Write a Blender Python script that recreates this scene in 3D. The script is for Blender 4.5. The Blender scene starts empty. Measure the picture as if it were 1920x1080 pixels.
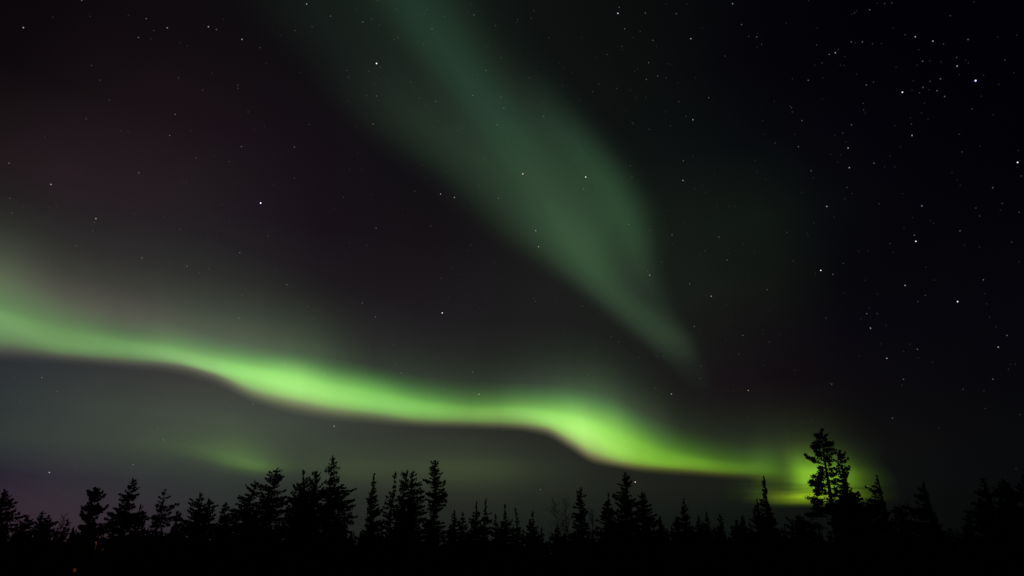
import bpy, math, random
import numpy as np
from mathutils import Vector

random.seed(7)
C = bpy.context.scene.collection
SC = bpy.context.scene

# ------------------------------------------------------------------ camera
PITCH = math.radians(22.0)
FPX = 1280.0                       # focal length in photograph pixels (1920 wide): a 24 mm lens
CAM = np.array([0.0, 0.0, 1.6])
FWD = np.array([0.0, math.cos(PITCH), math.sin(PITCH)])
UPV = np.array([0.0, -math.sin(PITCH), math.cos(PITCH)])
RGT = np.array([1.0, 0.0, 0.0])
cd = bpy.data.cameras.new('camera')
cam = bpy.data.objects.new('camera', cd); C.objects.link(cam)
cam.location = CAM; cam.rotation_euler = (math.pi/2 + PITCH, 0, 0)
cd.sensor_width = 36.0; cd.lens = 24.0
cd.clip_start = 0.1; cd.clip_end = 200000.0
SC.camera = cam
SC.view_settings.view_transform = 'Standard'; SC.view_settings.look = 'None'
SC.view_settings.exposure = 0.0; SC.view_settings.gamma = 1.0
SC.render.dither_intensity = 1.0
SC.cycles.transparent_max_bounces = 24
SC.cycles.max_bounces = 4

def pdir(x, y):
    d = FWD*FPX + RGT*(x-960.0) + UPV*(540.0-y)
    return d/np.linalg.norm(d)

def lin(c):
    return np.array([(v/255.0/12.92) if v/255.0 <= 0.04045 else ((v/255.0+0.055)/1.055)**2.4 for v in c])

def pchip(xs, ys, xq):
    """monotone cubic interpolation; ys may be (n,k)"""
    xs = np.asarray(xs, float); ys = np.asarray(ys, float); xq = np.asarray(xq, float)
    one = ys.ndim == 1
    if one: ys = ys[:, None]
    h = np.diff(xs)[:, None]; d = np.diff(ys, axis=0)/h
    m = np.zeros_like(ys); m[0] = d[0]; m[-1] = d[-1]
    if len(xs) > 2:
        a = d[:-1]; b = d[1:]; ok = (a*b) > 0
        w1 = 2*h[1:]+h[:-1]; w2 = h[1:]+2*h[:-1]
        with np.errstate(divide='ignore', invalid='ignore'):
            mm = (w1+w2)/(w1/np.where(a == 0, 1, a) + w2/np.where(b == 0, 1, b))
        m[1:-1] = np.where(ok, mm, 0)
    q = np.clip(xq, xs[0], xs[-1]); i = np.clip(np.searchsorted(xs, q, side='right')-1, 0, len(xs)-2)
    t = ((q-xs[i])/(xs[i+1]-xs[i]))[:, None]; hh = (xs[i+1]-xs[i])[:, None]
    r = (2*t**3-3*t**2+1)*ys[i] + (t**3-2*t**2+t)*hh*m[i] + (-2*t**3+3*t**2)*ys[i+1] + (t**3-t**2)*hh*m[i+1]
    return r[:, 0] if one else r

# ------------------------------------------------------------------ night sky (world light by direction)
BX = [0, 200, 400, 600, 800, 1000, 1200, 1400, 1600, 1920]
BT = [
 (0,   [(9,5,8),(14,9,13),(13,11,14),(15,17,17),(18,22,20),(14,17,16),(10,12,12),(5,5,9),(2,1,5),(2,2,6)]),
 (150, [(14,9,13),(20,15,18),(19,13,17),(16,13,17),(18,20,19),(16,19,18),(12,14,14),(6,6,10),(3,2,7),(2,2,6)]),
 (300, [(30,24,26),(38,24,31),(28,20,26),(21,15,21),(17,15,19),(19,20,20),(14,18,17),(9,12,14),(6,5,11),(2,2,6)]),
 (450, [(34,36,35),(37,35,37),(34,31,34),(24,18,24),(21,17,21),(23,23,23),(21,25,21),(19,25,20),(6,6,10),(4,4,9)]),
 (600, [(42,46,44),(42,46,44),(44,44,43),(35,33,35),(30,27,30),(28,28,28),(26,29,26),(20,20,19),(8,7,13),(5,5,10)]),
 (700, [(45,46,53),(52,53,55),(58,57,55),(54,54,52),(36,36,36),(30,30,30),(27,28,27),(20,14,19),(12,10,14),(6,6,11)]),
 (780, [(48,57,54),(62,68,62),(67,74,64),(58,64,55),(46,47,43),(36,37,35),(30,31,29),(26,25,23),(13,11,13),(8,9,11)]),
 (860, [(46,49,50),(58,66,58),(60,70,58),(54,60,51),(50,55,46),(38,41,36),(30,32,28),(28,30,25),(18,18,18),(8,9,11)]),
 (895, [(36,27,47),(50,50,53),(49,56,51),(48,53,46),(46,50,43),(38,41,35),(30,32,28),(26,28,23),(16,17,17),(8,9,10)]),
 (920, [(40,26,47),(48,40,53),(46,50,48),(44,48,43),(42,45,39),(36,40,33),(28,31,26),(22,25,20),(15,17,16),(7,9,9)]),
 (970, [(52,38,47),(54,45,53),(40,40,43),(36,39,37),(33,36,32),(28,32,28),(22,26,23),(16,20,17),(12,15,13),(6,8,8)]),
 (1050,[(46,35,43),(45,36,44),(34,34,36),(28,31,29),(26,29,26),(20,24,21),(16,20,17),(12,16,13),(9,11,10),(4,5,6)]),
]
BG = np.array([[lin(c) for c in r] for _, r in BT])          # rows x cols x 3
BY = [r[0] for r in BT]
def base_at(px, py):
    px = np.atleast_1d(np.asarray(px, float)); py = np.atleast_1d(np.asarray(py, float))
    rows = pchip(BY, BG.reshape(len(BY), -1), py).reshape(len(py), len(BX), 3)
    out = np.zeros((len(px), 3))
    for i in range(len(px)): out[i] = pchip(BX, rows[i], [px[i]])[0]
    return out

world = bpy.data.worlds.new('World'); SC.world = world; world.use_nodes = True
wt = world.node_tree; wt.nodes.clear()
def N(t, kind, **kw):
    n = t.nodes.new(kind)
    for k, v in kw.items(): setattr(n, k, v)
    return n
def M(t, op, a, b=None, c=None, clamp=False):
    n = N(t, 'ShaderNodeMath', operation=op, use_clamp=clamp)
    for i, s in enumerate((a, b, c)):
        if s is None: continue
        if isinstance(s, (int, float)): n.inputs[i].default_value = s
        else: t.links.new(s, n.inputs[i])
    return n.outputs[0]
def ramp(t, fac, stops, interp='LINEAR'):
    n = N(t, 'ShaderNodeValToRGB'); cr = n.color_ramp; cr.interpolation = interp
    while len(cr.elements) > 1: cr.elements.remove(cr.elements[-1])
    for i, (p, c) in enumerate(stops):
        e = cr.elements[0] if i == 0 else cr.elements.new(p)
        e.position = p; e.color = (float(c[0]), float(c[1]), float(c[2]), 1)
    t.links.new(fac, n.inputs[0]); return n.outputs[0]

AZ0, AZ1 = math.radians(-62), math.radians(62)
EL = [math.radians(v) for v in (-0.5, 3, 5.5, 8, 10.5, 13.5, 17, 21, 26, 32, 38, 45, 54)]
tc = N(wt, 'ShaderNodeTexCoord'); nrm = N(wt, 'ShaderNodeVectorMath', operation='NORMALIZE')
wt.links.new(tc.outputs['Generated'], nrm.inputs[0])
sp = N(wt, 'ShaderNodeSeparateXYZ'); wt.links.new(nrm.outputs[0], sp.inputs[0])
azm = M(wt, 'ARCTAN2', sp.outputs[0], sp.outputs[1])
azf = M(wt, 'DIVIDE', M(wt, 'SUBTRACT', azm, AZ0), AZ1-AZ0, clamp=True)
elv = M(wt, 'ARCSINE', sp.outputs[2])
prev = None
NA = 26
for k, e in enumerate(EL):
    stops = []
    for i in range(NA):
        f = i/(NA-1); a = AZ0+(AZ1-AZ0)*f
        d = np.array([math.sin(a)*math.cos(e), math.cos(a)*math.cos(e), math.sin(e)])
        z = d@FWD
        px = 960+FPX*(d@RGT)/z; py = 540-FPX*(d@UPV)/z
        col = base_at([px], [py])[0]*5.0        # ramps hold the values x5, divided again below (precision)
        stops.append((f, col))
    col = ramp(wt, azf, stops)
    if prev is None: prev = col
    else:
        mr = N(wt, 'ShaderNodeMapRange', clamp=True); wt.links.new(elv, mr.inputs[0])
        mr.inputs[1].default_value = EL[k-1]; mr.inputs[2].default_value = e
        mx = N(wt, 'ShaderNodeMix', data_type='RGBA'); wt.links.new(mr.outputs[0], mx.inputs[0])
        wt.links.new(prev, mx.inputs[6]); wt.links.new(col, mx.inputs[7]); prev = mx.outputs[2]
# faint mottling of the night sky glow
nz = N(wt, 'ShaderNodeTexNoise'); nz.inputs['Scale'].default_value = 5.0; nz.inputs['Detail'].default_value = 3.0
wt.links.new(nrm.outputs[0], nz.inputs['Vector'])
amp = M(wt, 'MULTIPLY_ADD', nz.outputs['Fac'], 0.30, 0.85)
sc_ = N(wt, 'ShaderNodeVectorMath', operation='SCALE'); wt.links.new(prev, sc_.inputs[0]); wt.links.new(amp, sc_.inputs['Scale'])
bg = N(wt, 'ShaderNodeBackground'); wt.links.new(sc_.outputs[0], bg.inputs[0]); bg.inputs[1].default_value = 0.2
wo = N(wt, 'ShaderNodeOutputWorld'); wt.links.new(bg.outputs[0], wo.inputs[0])

# ------------------------------------------------------------------ helpers
def tag(o, label=None, cat=None, group=None, kind=None):
    if label: o['label'] = label
    if cat: o['category'] = cat
    if group: o['group'] = group
    if kind: o['kind'] = kind
    return o
def empty(name, loc):
    o = bpy.data.objects.new(name, None); C.objects.link(o); o.location = loc; return o
def meshobj(name, me, parent=None, mat=None):
    o = bpy.data.objects.new(name, me); C.objects.link(o)
    if mat and not me.materials: me.materials.append(mat)
    if parent: o.parent = parent
    return o
def mk(name, V, F):
    me = bpy.data.meshes.new(name)
    V = np.asarray(V, np.float32)
    me.from_pydata(V.tolist(), [], F); me.update(); return me

# ------------------------------------------------------------------ aurora: sheets of glowing air high above the horizon
def glow_material(name, cu, cv, noise=0.1, streak=None, rays=(26, 1.2)):
    m = bpy.data.materials.new(name); m.use_nodes = True; t = m.node_tree; t.nodes.clear()
    uv = N(t, 'ShaderNodeUVMap', uv_map='UVMap'); s = N(t, 'ShaderNodeSeparateXYZ'); t.links.new(uv.outputs[0], s.inputs[0])
    a = ramp(t, s.outputs[0], cu); b = ramp(t, s.outputs[1], cv)
    mul = N(t, 'ShaderNodeVectorMath', operation='MULTIPLY'); t.links.new(a, mul.inputs[0]); t.links.new(b, mul.inputs[1])
    out = mul.outputs[0]
    # gentle rays: noise stretched along the sheet's height
    mp = N(t, 'ShaderNodeMapping'); t.links.new(uv.outputs[0], mp.inputs[0]); mp.inputs['Scale'].default_value = (rays[0], rays[1], 1)
    nz = N(t, 'ShaderNodeTexNoise'); nz.inputs['Scale'].default_value = 1.0; nz.inputs['Detail'].default_value = 2.0
    t.links.new(mp.outputs[0], nz.inputs['Vector'])
    g = M(t, 'MULTIPLY_ADD', nz.outputs['Fac'], 2*noise, 1-noise)
    if streak:
        mp2 = N(t, 'ShaderNodeMapping'); t.links.new(uv.outputs[0], mp2.inputs[0]); mp2.inputs['Scale'].default_value = (1.6, 15, 1)
        mp2.inputs['Rotation'].default_value = (0, 0, math.radians(streak[2]))
        n2 = N(t, 'ShaderNodeTexNoise'); n2.inputs['Scale'].default_value = 1.0; n2.inputs['Detail'].default_value = 3.0
        t.links.new(mp2.outputs[0], n2.inputs['Vector'])
        r = N(t, 'ShaderNodeMapRange', clamp=True, interpolation_type='SMOOTHSTEP'); t.links.new(n2.outputs['Fac'], r.inputs[0])
        r.inputs[1].default_value = streak[0]; r.inputs[2].default_value = streak[1]; r.inputs[3].default_value = 0.5; r.inputs[4].default_value = 1.0
        # only low down in the sheet
        w = N(t, 'ShaderNodeMapRange', clamp=True, interpolation_type='SMOOTHSTEP'); t.links.new(s.outputs[1], w.inputs[0])
        w.inputs[1].default_value = 0.25; w.inputs[2].default_value = 0.5
        mixf = N(t, 'ShaderNodeMix', data_type='FLOAT'); t.links.new(w.outputs[0], mixf.inputs[0])
        t.links.new(r.outputs[0], mixf.inputs[2]); mixf.inputs[3].default_value = 1.0
        g = M(t, 'MULTIPLY', g, mixf.outputs[0])
    em = N(t, 'ShaderNodeEmission'); t.links.new(out, em.inputs[0]); t.links.new(g, em.inputs[1])
    tr = N(t, 'ShaderNodeBsdfTransparent'); ad = N(t, 'ShaderNodeAddShader')
    t.links.new(em.outputs[0], ad.inputs[0]); t.links.new(tr.outputs[0], ad.inputs[1])
    o = N(t, 'ShaderNodeOutputMaterial'); t.links.new(ad.outputs[0], o.inputs[0])
    m.cycles.emission_sampling = 'NONE'
    return m

def sheet(name, parent, R, param, cols, vk, ucol, vcol, nu=160, nv=36, noise=0.08, streak=None, rays=(26, 1.2)):
    """cols: for each param value a list of picture directions, one per vk; ucol: (param, rgb linear); vcol: (v, rgb factor)"""
    param = np.array(param, float); cols = np.array(cols, float)        # n x k x 2
    pu = np.linspace(param[0], param[-1], nu)
    G = pchip(param, cols.reshape(len(param), -1), pu).reshape(nu, len(vk), 2)
    vv = np.linspace(0, 1, nv)
    V = []; UV = []
    for i in range(nu):
        P = pchip(vk, G[i], vv)
        for j in range(nv):
            V.append(pdir(P[j, 0], P[j, 1])*R + CAM); UV.append((i/(nu-1), vv[j]))
    org = np.array(parent.location) if parent else np.zeros(3)
    V = np.array(V)-org
    F = [(i*nv+j, (i+1)*nv+j, (i+1)*nv+j+1, i*nv+j+1) for i in range(nu-1) for j in range(nv-1)]
    me = mk(name, V, F)
    uvl = me.uv_layers.new(name='UVMap')
    UV = np.array(UV, np.float32); idx = np.zeros(len(me.loops), np.int32); me.loops.foreach_get('vertex_index', idx)
    uvl.data.foreach_set('uv', UV[idx].ravel())
    K = 31
    us = np.linspace(0, 1, K); uc = np.clip(pchip([u for u, _ in ucol], [c for _, c in ucol], param[0]+us*(param[-1]-param[0])), 0, None)
    vs = np.linspace(0, 1, K); vc = np.clip(pchip([v for v, _ in vcol], [c for _, c in vcol], vs), 0, None)
    mat = glow_material(name+'_glow', list(zip(us, uc)), list(zip(vs, vc)), noise, streak, rays)
    o = meshobj(name, me, parent, mat)
    o.visible_shadow = True
    return o

def add(c, x, y):      # what the aurora itself must add to the sky there for the picture to show c
    return np.clip(lin(c)-base_at([x], [y])[0], 0, None)

def center(x, y, R): return tuple(pdir(x, y)*R + CAM)

# main band ---------------------------------------------------------
core = [  # x, dark edge, fringe, peak, upper half, top, peak colour
 (-80, 676,654,600,555,480,(105,148,92)), (0, 678,655,608,572,505,(106,148,92)), (120, 684,668,645,606,550,(106,147,90)),
 (240, 694,678,656,633,590,(110,155,95)), (320, 701,684,668,645,604,(125,172,105)), (400, 722,703,690,666,628,(145,200,118)),
 (480, 758,738,708,682,646,(156,226,120)), (560, 780,757,728,694,660,(166,233,125)), (620, 790,769,741,710,672,(156,223,115)),
 (700, 797,779,755,724,684,(140,208,105)), (800, 804,791,769,747,705,(128,190,93)), (900, 807,795,776,757,716,(118,168,80)),
 (960, 809,797,776,757,716,(130,182,90)), (1020, 819,804,785,762,720,(155,220,108)), (1070, 846,829,800,768,724,(174,240,116)),
 (1110, 870,853,816,779,732,(182,244,122)), (1160, 880,868,842,795,746,(150,212,82)), (1200, 887,875,855,815,768,(132,190,65)),
 (1250, 892,880,866,838,790,(116,169,52)), (1300, 895,884,870,852,808,(108,155,46)), (1350, 899,889,876,860,820,(90,131,37)),
 (1400, 902,892,880,864,828,(80,118,34)), (1440, 906,895,881,860,818,(54,82,28)), (1480, 908,897,882,858,810,(30,42,20)), (1520, 910,898,882,860,812,(17,18,16))]
R0 = 60000.0
au = empty('aurora', center(560, 730, R0))
tag(au, 'bright green aurora band waving across the sky just above the treetops', 'aurora', 'northern lights')
xs = [c[0] for c in core]
sheet('bright_band', au, R0, xs, [[(c[0], c[k]) for k in (1,2,3,4,5)] for c in core], [0,.22,.42,.66,1],
      [(c[0], add(c[6], c[0], c[3])) for c in core],
      [(0,(0,0,0)),(.1,(.10,.045,.11)),(.22,(.42,.23,.42)),(.32,(.84,.74,.82)),(.42,(1,1,1)),(.52,(.86,.93,.82)),(.66,(.42,.50,.42)),(.8,(.12,.17,.13)),(.9,(.03,.05,.035)),(1,(0,0,0))],
      nu=260, nv=48, noise=0.10, rays=(22, .9))
tail = [ # x, start, full, mid, top, colour at full (total), y used
 (-80, 640,515,455,330,(88,100,80)), (0, 650,535,462,360,(90,102,80)), (120, 660,575,505,390,(86,88,76)), (240, 672,600,535,410,(86,88,77)),
 (400, 700,640,570,445,(86,98,80)), (560, 735,676,610,500,(80,98,74)), (700, 765,706,650,550,(52,60,50)), (800, 778,730,680,590,(54,68,52)),
 (900, 785,742,695,600,(54,68,50)), (1020, 792,742,695,600,(64,82,62)), (1110, 820,755,705,620,(72,98,68)), (1200, 855,790,740,665,(62,78,56)),
 (1300, 872,832,790,730,(42,54,34)), (1400, 884,850,810,750,(42,54,34)), (1480, 890,850,810,740,(30,32,26))]
sheet('upper_glow', au, R0*0.99, [c[0] for c in tail], [[(c[0], c[k]) for k in (1,2,3,4)] for c in tail], [0,.3,.6,1],
      [(c[0], add(c[5], c[0], c[2])) for c in tail],
      [(0,(0,0,0)),(.15,(.5,.5,.5)),(.3,(1,1,1)),(.42,(.78,.74,.76)),(.6,(.36,.33,.35)),(.8,(.10,.09,.10)),(1,(0,0,0))],
      nu=160, nv=40, noise=0.13, rays=(34, .8))

# right-hand end of the band behind the tall pine: a curl close to the horizon with thin cloud bars
cu_ = empty('aurora', center(1520, 890, R0))
tag(cu_, 'yellow-green aurora patch glowing behind the tall pine at right', 'aurora', 'northern lights')
g1 = lin((128,182,34)); g0 = g1*0
def px_(x, k): return 1535+(x-1535)*k
sheet('bright_patch', cu_, R0*0.97, [1400,1440,1480,1520,1560,1600,1640,1680],
      [[(px_(x, q)+dx, y) for y, dx, q in zip((952,940,917,892,862,822,760), (-8,-4,6,4,-9,-22,-34), (1.1,1.08,1.02,.98,.95,1.05,1.25))] for x in (1400,1440,1480,1520,1560,1600,1640,1680)],
      [0,.12,.3,.48,.66,.84,1],
      [(1400,g0),(1425,g1*.05),(1450,g1*.08),(1470,g1*.16),(1486,g1*.46),(1504,g1*.90),(1530,g1*1.0),(1565,g1*.72),(1595,g1*.36),(1620,g1*.12),(1650,g1*.03),(1680,g0)],
      [(0,(0,0,0)),(.05,(.03,.03,.02)),(.12,(.46,.36,.12)),(.2,(1.0,.78,.34)),(.3,(.74,.70,.5)),(.42,(1,1,1)),(.52,(.93,.95,.95)),(.62,(.46,.48,.6)),(.74,(.13,.125,.26)),(.86,(.022,.02,.05)),(1,(0,0,0))],
      nu=90, nv=60, noise=0.05, streak=(0.34, 0.60, 2))
g2 = lin((62,88,30)); g0 = g2*0
sheet('veil', cu_, R0*0.96, [1350,1420,1460,1500,1560,1660], [[(px_(x, q), y) for y, q in zip((950,935,900,860,800,720),(1,1,1,.98,.95,1.1))] for x in (1350,1420,1460,1500,1560,1660)],
      [0,.1,.3,.55,.8,1],
      [(1350,g0),(1385,g2*.10),(1410,g2*.3),(1440,g2*.46),(1465,g2*.40),(1500,g2*.5),(1560,g2*.25),(1620,g2*.08),(1660,g0)],
      [(0,(0,0,0)),(.06,(.08,.08,.08)),(.15,(.9,.8,.3)),(.26,(.5,.5,.45)),(.42,(.8,.85,.8)),(.55,(.66,.62,.9)),(.7,(.26,.21,.5)),(.85,(.07,.055,.15)),(1,(0,0,0))],
      nu=60, nv=40, noise=0.06, streak=(0.38, 0.60, 1))

g3 = lin((80,100,8)); g0 = g3*0
sheet('low_streak', cu_, R0*0.955, [1410,1480,1560,1640], [[(x, y+q) for y in (952,941,929,914)] for x, q in ((1410,3),(1480,1),(1560,-1),(1640,-2))],
      [0,.3,.6,1], [(1410,g0),(1430,g3*.12),(1450,g3*.5),(1480,g3*.85),(1510,g3),(1550,g3*.9),(1590,g3*.35),(1640,g0)],
      [(0,(0,0,0)),(.15,(.12,.12,.12)),(.35,(.7,.7,.7)),(.55,(1,1,1)),(.75,(.5,.5,.5)),(.9,(.1,.1,.1)),(1,(0,0,0))], nu=60, nv=20, noise=0.15)

# faint high arc ---------------------------------------------------
ar = empty('aurora', center(1060, 430, R0))
tag(ar, 'dim green aurora ray slanting down from the top of the sky', 'aurora', 'northern lights')
def ray(name, R, rows, prof, nu=120, nv=40):
    """rows: y, left, centre, right, total colour at the centre, share of it this sheet adds"""
    sheet(name, ar, R, [r[0] for r in rows], [[(r[k], r[0]) for k in (1,2,3)] for r in rows], [0,.5,1],
          [(r[0], r[4]) for r in rows], prof, nu=nu, nv=nv, noise=0.17, rays=(2.6, 7))
bell = [(0,(0,0,0)),(.08,(.03,.03,.03)),(.2,(.22,.22,.22)),(.35,(.74,.74,.74)),(.5,(1,1,1)),(.65,(.74,.74,.74)),(.8,(.26,.26,.26)),(.92,(.04,.04,.04)),(1,(0,0,0))]
veil = [(-120,370,680,990,(15,24,19)),(0,420,700,985,(22,31,26)),(100,505,780,1040,(26,35,29)),(200,590,860,1115,(33,44,36)),(270,680,940,1180,(38,53,40)),(340,780,1020,1225,(42,60,43)),(400,850,1065,1252,(43,62,44)),(450,910,1092,1256,(43,61,43)),(500,982,1130,1258,(41,55,41)),(550,1057,1170,1268,(37,47,38)),(600,1128,1214,1294,(35,43,36)),(640,1182,1250,1320,(32,39,33)),
        (680,1235,1282,1330,(28,32,28)),(730,1285,1315,1345,(25,27,25))]
veil = [(y,l,c,r,add(col,c,y)) for y,l,c,r,col in veil]
ray('broad_veil', R0*0.95, veil, [(0,(0,0,0)),(.07,(.06,.06,.06)),(.16,(.35,.35,.35)),(.28,(.8,.8,.8)),(.42,(1,1,1)),(.62,(1,1,1)),(.76,(.84,.84,.80)),(.86,(.42,.42,.42)),(.94,(.10,.10,.11)),(1,(0,0,0))], nv=48)
vm = lambda y: pchip([v[0] for v in veil], [v[4] for v in veil], [y])[0]
rid = [(-120,550,690,840,(30,47,36)),(0,640,775,920,(34,53,42)),(100,722,840,960,(37,57,44)),(200,810,915,1030,(40,61,47)),(270,860,968,1085,(44,66,48)),(340,900,1012,1140,(48,69,50)),(400,935,1048,1170,(52,75,54)),
       (450,968,1078,1180,(55,80,56)),(500,1010,1108,1190,(54,78,54)),(550,1072,1148,1222,(50,69,50)),(600,1132,1208,1284,(47,64,47)),(640,1182,1254,1318,(47,61,44)),(670,1220,1276,1322,(36,43,36)),(690,1242,1288,1328,(29,32,29)),(715,1262,1300,1335,(25,27,25))]
ray('bright_ray', R0*0.945, [(y,l,c,r,np.clip(add(col,c,y)-vm(y),0,None)) for y,l,c,r,col in rid], bell)
rim = [(130,960,1000,1050,(0,0,0)),(200,960,1035,1110,(3,9,5)),(270,1000,1085,1162,(6,17,9)),(340,1050,1140,1210,(6,19,9)),(400,1085,1168,1236,(7,20,10)),(450,1115,1190,1244,(7,18,10)),(490,1145,1200,1244,(4,10,6)),(560,1180,1215,1250,(0,0,0))]
ray('right_rim', R0*0.94, [(y,l,c,r,lin((40+col[0]*.8,40+col[1]*.8,40+col[2]*.8))-lin((40,40,40))) for y,l,c,r,col in rim], bell, 60, 24)

# low patches --------------------------------------------------------
lp = empty('aurora', center(450, 855, R0))
tag(lp, 'small soft green aurora smudge low on the left under the main band', 'aurora', 'northern lights')
g = lin((64,94,34)); P = [(200,0),(260,.06),(320,.14),(380,.38),(425,.75),(465,1),(490,.85),(515,.45),(560,.16),(640,0)]
sheet('patch', lp, R0*0.93, [200,350,430,500,640], [[(200,860),(200,832),(200,800),(200,730)],[(350,876),(350,850),(350,824),(350,750)],
      [(430,892),(430,869),(430,844),(430,770)],[(500,900),(500,881),(500,862),(500,785)],[(640,905),(640,882),(640,862),(640,785)]], [0,.2,.5,1],
      [(x, g*a) for x, a in P], [(0,(0,0,0)),(.1,(.2,.2,.2)),(.22,(.85,.85,.7)),(.35,(1,1,1)),(.5,(.7,.7,.75)),(.75,(.2,.2,.3)),(1,(0,0,0))], nu=60, nv=30, noise=0.06)
lq = empty('aurora', center(850, 885, R0))
tag(lq, 'very faint green aurora glow low behind the middle treetops', 'aurora', 'northern lights')
g = lin((40,50,22)); P = [(560,0),(620,.5),(660,.75),(760,.6),(860,.9),(920,.8),(1000,.4),(1080,.12),(1150,0)]
sheet('patch', lq, R0*0.92, [560,860,1150], [[(x,945),(x,910),(x,878),(x,810)] for x in (560,860,1150)], [0,.25,.5,1],
      [(x, g*a) for x, a in P], [(0,(0,0,0)),(.12,(.08,.08,.08)),(.25,(.4,.4,.4)),(.4,(.85,.85,.85)),(.5,(1,1,1)),(.7,(.4,.4,.4)),(1,(0,0,0))], nu=60, nv=24, noise=0.06)
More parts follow.
